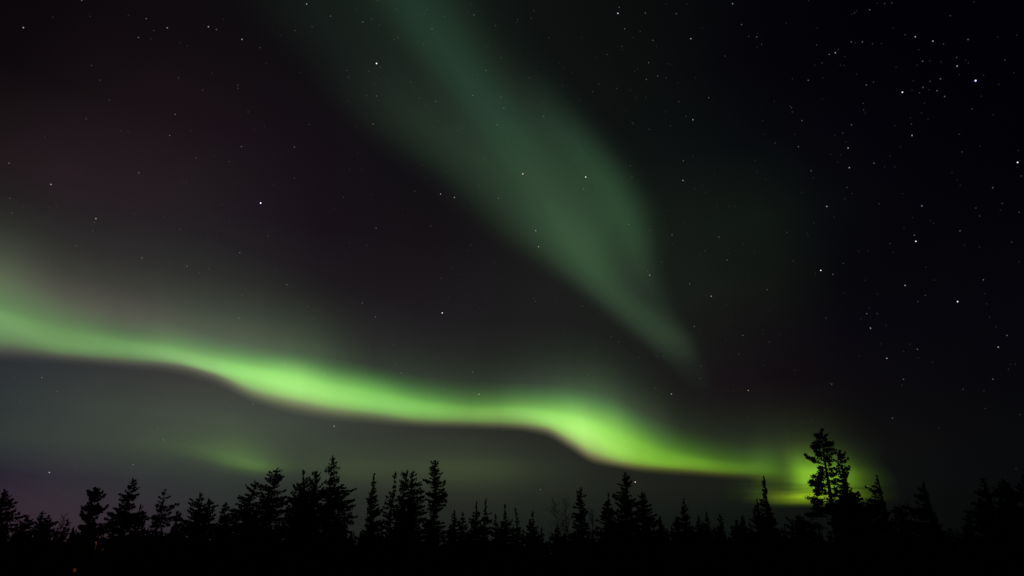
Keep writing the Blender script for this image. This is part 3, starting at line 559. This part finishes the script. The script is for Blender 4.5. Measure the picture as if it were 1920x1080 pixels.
W = [(150,36,36),(300,44,44)]
G = 'spruces of the dark treeline'
SP = 'black_spruce'
T = [
 # name, x, y, D, profile, kwargs, label
 (SP,8,918,55,[(0,1,1),(8,5,5),(18,8,13),(30,10,14),(42,20,21),(65,26,26)]+W,{}, 'pointed spruce cut by the left edge of the picture'),
 (SP,53,968,70,[(0,1,1),(12,7,8),(25,9,9),(40,15,16)]+W,{}, 'small narrow spruce right of the spruce on the left edge'),
 (SP,80,960,64,[(0,1,1),(12,11,12),(22,17,20),(40,22,26)]+W,{}, 'low bushy spruce between the left edge and the flat-topped pine'),
 ('pine',179,917,52,[(0,5,3),(6,17,10),(12,17,13),(19,11,19),(26,13,9),(32,26,7),(40,22,14),(48,28,12),(62,26,18)]+W,dict(gap=1.0,irr=.45,slope=(.3,.05),size=.17), 'ragged flat-topped pine at left with gaps in its crown'),
 (SP,249,899,54,[(0,1,1),(5,6,7),(14,9,15),(20,7,7),(25,13,12),(31,22,10),(40,22,8),(48,27,6),(56,35,6),(68,40,20)]+W,dict(gap=.7), 'tall leaning spruce at left, widest on its left side'),
 (SP,263,948,62,[(0,1,1),(8,3,7),(18,7,10),(30,9,12)]+W,{}, 'small spruce tucked against the right of the tall leaning one'),
 (SP,308,919,54,[(0,4,3),(5,6,4),(16,13,9),(22,10,10),(30,18,17),(36,20,20),(46,20,22),(60,22,20)]+W,dict(gap=1.0,slope=(.4,-.55),step=7), 'spruce with widely spaced drooping boughs left of the centre-left cluster'),
 (SP,332,959,66,[(0,1,1),(12,6,8),(22,7,10),(40,14,14)]+W,{}, 'small spruce between two taller ones, right of the drooping spruce'),
 (SP,376,926,56,[(0,3,3),(6,5,6),(12,9,8),(19,21,8),(26,25,9),(36,30,13),(60,34,20)]+W,{}, 'broad spruce with a round knob for a tip'),
 (SP,393,937,58,[(0,2,2),(6,6,7),(14,9,15),(22,8,10),(30,12,13)]+W,{}, 'spruce pressed against the right of the knob-tipped one'),
 (SP,424,943,60,[(0,1,2),(6,5,5),(14,12,10),(22,12,12),(34,16,18)]+W,{}, 'short spruce right of the knob-tipped pair'),
 (SP,470,909,55,[(0,2,2),(3,7,3),(13,20,5),(20,14,6),(27,32,6),(36,24,9),(47,38,12),(62,38,22)]+W,dict(lean=8,gap=.9), 'one-sided spruce whose longer boughs reach left, beside the broad tall one'),
 (SP,514,880,52,[(0,2,5),(3,6,10),(8,12,8),(20,20,13),(26,16,13),(33,27,15),(44,33,13),(54,35,26),(70,40,32)]+W,dict(irr=.4,dens=75,lean=4), 'broad tall spruce with a ragged forked top left of the treeline cluster'),
 (SP,564,907,56,[(0,2,3),(5,13,5),(12,22,8),(16,32,7),(19,14,8),(29,28,16),(45,32,20)]+W,dict(slope=(.25,0)), 'spruce with a flat bough reaching left in the middle-left cluster'),
 (SP,575,883,58,[(0,1,1),(10,2,5),(18,4,12),(30,7,12),(45,14,14)]+W,dict(lean=-6,slope=(.8,.1)), 'thin spiky spruce leaning left in the middle-left cluster'),
 (SP,594,885,56,[(0,2,2),(8,6,6),(14,4,4),(22,13,11),(32,14,12),(45,16,16)]+W,dict(slope=(.9,.1),gap=.8,irr=.5), 'twiggy multi-pointed spruce just left of the highest one in its cluster'),
 (SP,624,857,50,[(0,1,2),(5,4,6),(9,5,4),(18,10,11),(24,16,10),(30,18,7),(37,10,14),(46,16,16),(54,16,24),(68,24,34),(84,32,42)]+W,dict(gap=.8,dens=70), 'tallest spruce of the middle-left cluster with tiered boughs'),
 (SP,701,890,58,[(0,1,1),(10,2,2),(16,4,4),(21,4,4),(25,2,2),(30,6,6),(36,9,9),(50,14,11),(62,12,12),(80,15,15)]+W,dict(gap=.3,slope=(.4,-.1),step=4), 'very slender spire-topped spruce pinched in below its tip'),
 (SP,738,887,54,[(0,3,3),(4,8,4),(9,6,3),(20,6,3),(27,7,4),(31,20,4),(36,16,4),(41,20,5),(47,15,5),(55,22,8),(66,20,8),(76,24,12)]+W,dict(gap=.7,slope=(.2,-.1),step=8,lean=3), 'spruce with a bare-looking trunk and flat boughs all on its left'),
 (SP,758,884,56,[(0,2,3),(8,11,5),(13,6,4),(20,12,5),(30,13,7),(38,9,8),(50,14,12)]+W,dict(irr=.45,lean=5), 'knotty spruce between the left-boughed one and the fork-topped one'),
 (SP,774,886,53,[(0,3,3),(6,6,10),(13,9,11),(18,6,10),(23,13,17),(32,12,22),(42,14,22),(60,18,30)]+W,dict(dens=70), 'dense fork-topped spruce left of the club-topped one'),
 (SP,817,866,50,[(0,5,5),(1,7,7),(8,9,6),(15,12,7),(20,10,8),(24,10,13),(29,9,8),(34,12,12),(37,24,15),(40,16,20),(44,12,18),(48,8,10),(51,5,5),(55,12,16),(58,16,20),(70,18,23),(78,17,20),(86,10,9),(94,12,12),(110,20,20)]+W,dict(gap=.3,dens=90,irr=.3,step=4.5), 'tall club-topped spruce standing highest in the middle of the treeline'),
 (SP,853,958,66,[(0,1,1),(8,4,4),(15,7,7),(24,9,9)]+W,{}, 'small cone-shaped spruce just right of the club-topped one'),
 (SP,868,961,68,[(0,1,1),(8,4,4),(18,8,8),(28,11,11)]+W,{}, 'second small cone-shaped spruce right of the club-topped one'),
 (SP,893,942,62,[(0,1,1),(5,2,2),(10,2,1),(14,2,3),(19,7,5),(30,11,11)]+W,dict(gap=.6), 'narrow thin-tipped spruce left of a similar slightly higher one'),
 (SP,910,936,60,[(0,1,1),(10,2,2),(15,3,3),(22,4,8),(29,6,16),(38,7,11),(48,11,12)]+W,dict(gap=.6,slope=(.1,-.4)), 'thin-tipped spruce whose boughs hang longer on the right'),
 (SP,929,966,66,[(0,1,1),(10,4,4),(25,8,9)]+W,{}, 'short spruce between two thin-tipped ones in the middle dip'),
 (SP,947,947,62,[(0,1,1),(4,2,2),(9,2,2),(20,4,4),(29,10,9),(38,11,11)]+W,dict(gap=.5), 'pole-tipped spruce in the low middle dip of the treeline'),
 (SP,971,955,64,[(0,1,2),(12,2,3),(20,3,4),(32,6,8)]+W,dict(gap=.9,lean=-4), 'scrawny leaning spruce left of the ball-tipped one'),
 (SP,999,961,62,[(0,2,2),(4,3,3),(8,1,1),(12,2,2),(20,6,6),(26,10,10),(40,13,13)]+W,dict(gap=.3), 'ball-tipped little spruce in the middle dip'),
 (SP,1087,917,56,[(0,4,3),(4,7,6),(8,8,5),(15,7,12),(19,6,6),(26,8,8),(31,11,11),(37,15,14),(52,15,15)]+W,dict(lean=2), 'blocky spruce standing between two bare trees'),
 (SP,1140,925,60,[(0,1,1),(8,2,2),(14,4,4),(22,10,7),(28,15,9),(38,14,12)]+W,{}, 'thin spiky spruce left of the peaked one near the orange star'),
 (SP,1171,887,53,[(0,1,2),(4,3,5),(7,5,10),(12,8,8),(18,13,15),(25,11,11),(32,13,7),(40,21,12),(46,17,20),(52,18,24),(62,26,30)]+W,dict(dens=75), 'tall peaked spruce just left of the orange star'),
 (SP,1205,926,56,[(0,6,6),(2,7,7),(10,8,8),(15,10,10),(25,15,20),(32,15,15),(45,20,25)]+W,dict(dens=80,gap=.3), 'square-topped spruce right of the orange star'),
 (SP,1238,969,64,[(0,2,2),(10,5,6),(25,9,12)]+W,{}, 'short spruce right of the square-topped one'),
 (SP,1268,971,68,[(0,2,3),(8,6,7),(20,9,9)]+W,{}, 'short spruce left of the clean cone-shaped one'),
 (SP,1282,938,60,[(0,1,1),(7,3,3),(13,5,6),(22,6,9),(30,8,12),(45,14,15)]+W,dict(gap=.1,dens=85,irr=.15), 'clean cone-shaped spruce alone in the right-centre dip'),
 (SP,1309,968,66,[(0,1,1),(8,4,4),(20,8,8)]+W,{}, 'short spruce just right of the clean cone-shaped one'),
 (SP,1324,960,64,[(0,1,1),(10,2,3),(20,6,6),(35,12,12)]+W,{}, 'thin-tipped spruce second right of the clean cone-shaped one'),
 (SP,1350,965,64,[(0,2,2),(7,5,5),(16,6,7),(30,10,12)]+W,{}, 'small spruce midway between the cone-shaped one and the spire by the glow'),
 (SP,1381,977,68,[(0,1,1),(10,4,4),(22,8,8)]+W,{}, 'lowest spruce of the short row left of the spire by the glow'),
 (SP,1393,969,66,[(0,2,2),(8,4,4),(18,8,8),(40,13,13)]+W,{}, 'small spruce left of the spire standing before the yellow-green glow'),
 (SP,1432,895,56,[(0,1,1),(6,1,2),(10,4,4),(13,3,4),(17,1,3),(22,2,8),(26,2,9),(30,2,7),(33,1,4),(40,3,7),(50,8,11),(64,11,18),(80,13,24)]+W,dict(gap=.15,step=3.6,dens=100,irr=.12), 'dark beaded spire of a spruce in front of the left end of the yellow-green glow'),
 (SP,1419,937,62,[(0,1,1),(8,3,4),(20,6,6),(40,9,9)]+W,{}, 'small spruce at the left foot of the beaded spire'),
 (SP,1574,846,50,[(0,3,3),(3,5,13),(8,5,15),(13,5,13),(18,6,15),(24,8,13),(30,7,15),(36,4,17),(42,4,18),(48,4,13),(60,5,20),(70,8,24),(76,18,36),(90,36,44)]+W,dict(gap=.5,dens=90,size=.14,step=4.5), 'dense spruce growing against the right side of the tall pine'),
 (SP,1644,892,58,[(0,1,1),(8,2,2),(18,4,4),(24,9,5),(29,17,5),(36,14,7),(44,18,8),(60,22,12)]+W,dict(gap=.6), 'thin spruce just right of the pine pair with one star to its left'),
 (SP,1600,925,56,[(0,3,4),(8,16,12),(20,24,20),(40,34,34)]+W,dict(dens=75), 'squat spruce filling in under the dense one beside the pine'),
 (SP,1500,968,58,[(0,4,4),(8,14,12),(20,22,20),(40,34,34)]+W,dict(dens=75), 'squat bushy spruce at the left foot of the tall pine'),
 (SP,1732,905,60,[(0,1,1),(12,5,5),(18,9,9),(30,12,13),(45,20,18),(60,24,22)]+W,{}, 'round-shouldered spruce barely visible in the dark right of the pine'),
 (SP,1690,950,64,[(0,4,4),(8,14,12),(20,20,18)]+W,dict(gap=.8), 'low bushy spruce nearly lost in the dark between two taller ones at right'),
 (SP,1814,966,64,[(0,2,2),(8,6,6),(22,10,10)]+W,{}, 'small spruce nearly lost in the dark left of the far right pair'),
 (SP,1843,900,56,[(0,4,4),(8,8,8),(24,9,12),(40,16,14),(60,22,18)]+W,{}, 'tall dim spruce, left one of the far right pair'),
 (SP,1881,900,54,[(0,3,3),(10,10,10),(24,18,18),(40,24,24),(60,30,34)]+W,{}, 'tall dim spruce, right one of the far right pair'),
 (SP,1922,890,52,[(0,2,2),(20,10,10),(40,22,22),(60,34,34)]+W,{}, 'dim spruce cut by the right edge of the picture'),
]
for i, (nm, x, y, D, prof, kw, lab) in enumerate(T):
    tree(nm, x, y, D, prof, 100+i, lab, 'pine' if nm == 'pine' else 'spruce', G if nm == SP else None, **kw)

# the tall open pine at right: limbs and needle clumps of its own
def open_pine():
    x0, y0, D = 1539, 806, 46
    foot, H, mpp = put(x0, y0, D)
    e = empty('pine', foot); e.rotation_euler = (0, 0, -math.atan2(foot[0], foot[1])*0.9)
    tag(e, 'tall open-crowned pine, highest tree, dark against the yellow-green glow', 'pine')
    rng = np.random.RandomState(5); gT = Geo(); gC = Geo()
    az = math.atan2(foot[0], foot[1]); e.rotation_euler = (0, 0, -az)
    lx = np.array([math.cos(az), -math.sin(az), 0]); ly = np.array([math.sin(az), math.cos(az), 0])
    def at(x, y, dep=0.0):
        d = pdir(x, y); P = CAM+d*((foot-CAM)@ly/(d@ly)); return np.array([(P-foot)@lx, dep, P[2]])
    tr = [(1546,1110),(1569,1000),(1559,940),(1555,915),(1549,880),(1545,858),(1543,830),(1541,815),(1539,806)]
    V, F = tube([at(a, b) if b < 1100 else np.array([.05, 0, -.3]) for a, b in tr], [.17,.14,.11,.10,.075,.05,.035,.02,.01], 8); gT.add(V, F)
    def limb(p, q, r, up=0.0):
        n = 6; ts = np.linspace(0, 1, n)
        pts = [p*(1-t)+q*t+np.array([rng.randn()*.03, rng.randn()*.03, up*math.sin(t*math.pi)+rng.randn()*.02]) for t in ts]
        V, F = tube(pts, [r*(1-.75*t) for t in ts], 5); gT.add(V, F); return pts
    def clump(c, rx, rz, n):
        P = rng.randn(n, 3)*np.array([rx, rx*.9, rz])*.5+c
        Dv = P-c; Dv[:, 2] += .15
        Dv /= np.linalg.norm(Dv, axis=1)[:, None]+1e-9
        gC.cards(P, Dv, .10, rng)
        for k in range(4):
            q = c+rng.randn(3)*np.array([rx, rx, rz])*.5
            V, F = tube([c-[0, 0, rz*.2], (c+q)/2+rng.randn(3)*.02, q], [.012, .009, .004], 3); gT.add(V, F)
    # limbs: trunk point -> tip, clumps strung along
    L = [((1539,812),(1536,814),.15,2,0),((1539,814),(1543,814),.15,2,0),((1540,816),(1534,818),.5,2,0),((1540,819),(1531,821),.5,3,.0),((1540,818),(1548,817),.4,2,0),((1541,822),(1534,823),.5,2,0),((1541,824),(1548,825),.5,2,0),((1542,836),(1549,836),.6,3,0),((1542,838),(1536,838),.6,3,0),((1543,845),(1550,845),.6,3,0),((1541,830),(1529,831),.8,4,.05),((1542,834),(1560,833),.8,4,0),((1543,841),(1527,839),.9,4,0),((1544,845),(1560,843),.9,4,0),((1545,857),(1536,855),.7,3,0),((1546,863),(1554,861),.7,3,0),((1542,832),(1556,829),.5,3,0),
         ((1543,838),(1559,833),.7,4,.1),((1544,843),(1525,843),.8,4,.05),((1544,848),(1559,846),.6,3,0),((1545,852),(1568,851),.35,3,0),((1544,850),(1530,849),.9,4,.05),
         ((1547,871),(1512,853),.55,6,-.15),((1546,868),(1519,862),.45,4,-.1),((1546,862),(1558,862),.5,3,0),((1548,874),(1558,870),.5,3,0),
         ((1549,882),(1564,879),.5,4,0),((1549,886),(1538,879),.9,4,.05),((1550,892),(1537,891),1.1,5,.1),((1551,893),(1566,890),.9,4,0),((1552,898),(1534,900),1.1,5,0),
         ((1553,905),(1518,899),.9,6,-.15),((1553,908),(1517,905),.6,5,-.1),((1554,902),(1566,906),.6,4,0),((1555,912),(1530,911),.9,5,.1),((1556,917),(1568,914),.6,4,0),
         ((1556,922),(1528,922),.9,7,.05),((1557,928),(1530,929),.8,6,0),((1556,915),(1524,913),.8,6,0),((1555,908),(1526,909),.8,6,0),((1552,896),(1526,894),.8,5,0),((1557,932),(1568,928),.6,4,0),((1557,938),(1518,936),.8,7,-.15),((1557,945),(1524,944),1.0,7,0),
         ((1556,950),(1582,946),1.2,6,0),((1555,958),(1530,956),1.3,7,0),((1554,968),(1516,966),1.4,8,0),((1553,975),(1585,968),1.4,8,0),((1552,990),(1510,985),1.6,8,0),((1551,1000),(1590,990),1.6,8,0),
         ((1550,1020),(1505,1012),1.7,8,0),((1549,1030),(1590,1022),1.7,8,0)]
    for (a, b, s, n, up) in L:
        dep = rng.randn()*.35
        pts = limb(at(*a), at(b[0], b[1], dep), .028, up)
        ln = np.linalg.norm(pts[-1]-pts[0])
        for k in range(n):
            t = .35+.65*(k+1)/n; j = min(int(t*5), 4); f = t*5-j
            c = pts[j]*(1-f)+pts[min(j+1, 5)]*f
            r = (.06+.12*s)*(.6+.6*rng.rand())
            clump(c+rng.randn(3)*[.04, .12, .04]+[0, 0, .03], r, r*.75, int(26+46*s))
    for k in range(12):         # boughs reaching towards and away from the viewer
        y = 835+rng.rand()**.6*150; a = (1543+ (y-835)*.1, y); dd = rng.choice([-1, 1])*(.5+rng.rand()*1.1)*min(1, (y-800)/90)
        b = at(a[0]+rng.randn()*8, y-4, dd); pts = limb(at(*a), b, .025, 0)
        for c in (pts[3], pts[4], pts[5]): clump(c+rng.randn(3)*.08, .2, .15, 30)
    gC.cards(np.array([at(1539+i*.03, 805+i*.5) for i in range(36)])+rng.randn(36, 3)*np.linspace(.01, .11, 36)[:, None], np.tile([0, 0, 1.], (36, 1)), .15, rng)
    meshobj('trunk', gT.mesh('trunk', MB), e); meshobj('crown', gC.mesh('crown', MN), e)
open_pine()

# leafless trees: fine upswept twigs
def bare(x, y, D, seed, spread, label, n=26):
    foot, H, mpp = put(x, y, D); rng = np.random.RandomState(seed); gT = Geo(); gC = Geo()
    e = empty('bare_tree', foot); tag(e, label, 'tree', 'leafless trees in the treeline')
    def ax(h): return np.array([.12*math.sin(h*.9+seed), .1*math.cos(h+seed), h])
    hs = np.linspace(-.3, H*.97, 9); V, F = tube([ax(h) for h in hs], [max(.008, .055*(1-h/H)) for h in hs], 6); gT.add(V, F)
    def twig(p, d, L, r, lev):
        pts = [p]; q = p.copy()
        for k in range(4):
            d = d+rng.randn(3)*.13+[0, 0, .07]; d /= np.linalg.norm(d); q = q+d*L/4; pts.append(q.copy())
        V, F = tube(pts, [r*(1-.2*k) for k in range(5)], 3); (gC if lev else gT).add(V, F)
        if lev < 2:
            for k in range(5):
                j = 1+rng.randint(4); dd = d+rng.randn(3)*.55; dd /= np.linalg.norm(dd); twig(pts[j], dd, L*(.35+.25*rng.rand()), r*.55, lev+1)
    for k in range(n):
        h = H*(.35+.6*k/n); az = rng.rand()*6.28; L = spread*mpp*(1.25-.9*(k/n))*(.7+.6*rng.rand())
        twig(ax(h), np.array([math.cos(az)*.75, math.sin(az)*.75, .75]), L, .018, 0)
    meshobj('trunk', gT.mesh('trunk', MW), e); meshobj('crown', gC.mesh('crown', MW), e)
bare(1043, 933, 62, 11, 26, 'wispy leafless tree in the middle dip, left one of two side by side')
bare(1062, 927, 60, 12, 20, 'wispy leafless tree left of the blocky spruce, right one of two')
bare(1112, 950, 62, 13, 22, 'wispy leafless tree right of the blocky spruce')
bare(125, 958, 50, 14, 15, 'leafless tree reddened by lamplight left of the flat-topped pine', 30)
bare(1700, 938, 62, 15, 26, 'leafless tree faint in the dark right of the pine pair')
bare(32, 972, 60, 16, 14, 'low leafless tree beside the spruce at the left edge')

# ------------------------------------------------------------------ low spruces filling the treeline: a few shapes, copied
rng = np.random.RandomState(21)
kinds = []
for k in range(7):
    w = 22+4*rng.rand()
    prof = [(0,1,1),(8,4+2*rng.rand(),4+2*rng.rand()),(20,8+3*rng.rand(),8+3*rng.rand()),(35,14,14),(60,w,w),(110,w+8,w+8),(200,w+12,w+12)]
    kinds.append(conifer_mesh(5.2, prof, .047, 300+k, gap=.4, dens=48, size=.19, step=6, irr=.4))
LOW = 'low spruces filling the foot of the treeline'
x = -30.0; i = 0
while x < 1950:
    left = x < 420 or x > 1440
    y = 982+rng.rand()*24 + (4 if 820 < x < 1130 or 1240 < x < 1400 else 0)
    D = 54+rng.rand()*30
    for lay in range(3):
        yy = (y, 1010+rng.rand()*16, 966+rng.rand()**.7*34+(8 if 820 < x < 1130 else 0))[lay]; xx = (x, x+7, x+3+rng.rand()*9)[lay]; DD = (D, 36+rng.rand()*10, 60+rng.rand()*26)[lay]
        if lay == 1 and (120 < xx < 205): continue
        foot, H, mpp = put(xx, yy, DD)
        e = empty('low_spruce', foot); sc = H/5.2
        wsc = max(sc, .55)*(.9+.3*rng.rand())*(.75+.35*rng.rand() if lay == 2 else 1)
        e.scale = (wsc, wsc, sc)
        e.rotation_euler = (0, 0, rng.rand()*6.28)
        zone = 'at the left' if xx < 480 else 'left of the middle' if xx < 830 else 'in the middle dip' if xx < 1130 else 'right of the middle' if xx < 1440 else 'in the dark at the right'
        tag(e, ('low dark spruce among the row %s under the taller treetops', 'very low spruce nearest the viewer, in the blackness %s', 'small dark spruce filling a gap between taller trees %s')[lay] % zone, 'spruce', LOW+(', middle row ', ', front row ', ', back row ')[lay]+zone)
        t, c = kinds[(i+lay*3) % 7]
        meshobj('trunk', t, e); meshobj('crown', c, e)
    x += 13+rng.rand()*9; i += 1

# far wood behind, one dark mass of little conifers
rng = np.random.RandomState(77); g = Geo()
for k in range(520):
    a = math.radians(-46+92*rng.rand()); D = 105+rng.rand()*55; P = np.array([math.sin(a)*D, math.cos(a)*D, 0])
    H = 3.6+rng.rand()*2.6; w = .75+.5*rng.rand()
    n = 9; lv = 8; base = g.n; V = []
    for j in range(lv):
        t = j/(lv-1); r = w*(1-t)**.8*(1 if j % 2 else .68)+.02
        ph = rng.rand()*6.28
        for q in range(n): V.append(P+[math.cos(ph*.1+q*6.283/n)*r*(.75+.5*rng.rand()), math.sin(ph*.1+q*6.283/n)*r*(.75+.5*rng.rand()), t*H-(0 if j % 2 else -.12)])
    F = [(j*n+q, j*n+(q+1) % n, (j+1)*n+(q+1) % n, (j+1)*n+q) for j in range(lv-1) for q in range(n)]
    g.add(V, F)
    m = 150; t = rng.rand(m)**1.3; az = rng.rand(m)*6.28; r = w*(1-t)**.8*(.8+.35*rng.rand(m))
    g.cards(P+np.stack([np.cos(az)*r, np.sin(az)*r, t*H], 1), np.stack([np.cos(az), np.sin(az), 0*az], 1), .28, rng)
tag(meshobj('far_wood', g.mesh('far_wood', MN)), 'distant dark spruce wood closing the gaps behind the treeline', 'woods', kind='stuff')

# ------------------------------------------------------------------ small orange lights low among the trees at left
def emat(name, col, s):
    m = bpy.data.materials.new(name); m.use_nodes = True; t = m.node_tree; t.nodes.clear()
    e = N(t, 'ShaderNodeEmission'); e.inputs[0].default_value = (*col, 1); e.inputs[1].default_value = s
    o = N(t, 'ShaderNodeOutputMaterial'); t.links.new(e.outputs[0], o.inputs[0]); return m
def lamp(x, y, D, label, es, power, r):
    d = pdir(x, y); P = CAM+d*(D/math.hypot(d[0], d[1])); foot = (P[0], P[1], 0); h = P[2]
    e = empty('lamp', foot); tag(e, label, 'lamp', 'orange lights among the trees')
    g = Geo(); V, F = tube([(0,0,-.3),(0,0,h*.5),(0,0,h-r*1.3)], [.05,.04,.035], 8); g.add(V, F)
    V, F = tube([(0,0,h-r*1.3),(0,0,h-r*1.1)], [r*.8, r*.9], 10); g.add(V, F); meshobj('post', g.mesh('post', MK_), e)
    g = Geo(); V, F = tube([(0,0,h+r*1.0),(0,0,h+r*1.2),(0,0,h+r*1.6)], [r*1.25, r*1.1, r*.15], 10); g.add(V, F); meshobj('hood', g.mesh('hood', MK_), e)
    g = Geo(); V, F = tube([(0,0,h-r*1.1),(0,0,h-r*.5),(0,0,h+r*.5),(0,0,h+r*1.0)], [r*.55, r*.8, r*.9, r*.75], 10); g.add(V, F)
    meshobj('glass', g.mesh('glass', emat('lamp_glass', (1, .22, .04), es)), e)
    ld = bpy.data.lights.new('lamp_light', 'POINT'); ld.color = (1, .28, .08); ld.energy = power; ld.shadow_soft_size = .12
    lo = bpy.data.objects.new('lamp_light', ld); C.objects.link(lo); lo.parent = e; lo.location = (.15, 1.3, h-.1)
lamp(180, 1017, 47, 'faint orange lamp glimpsed under the flat-topped pine at left', .10, 12.0, .04)
lamp(140, 1069, 33, 'dull orange-red lamp near the bottom edge at left, lower of the two', .05, .5, .06)
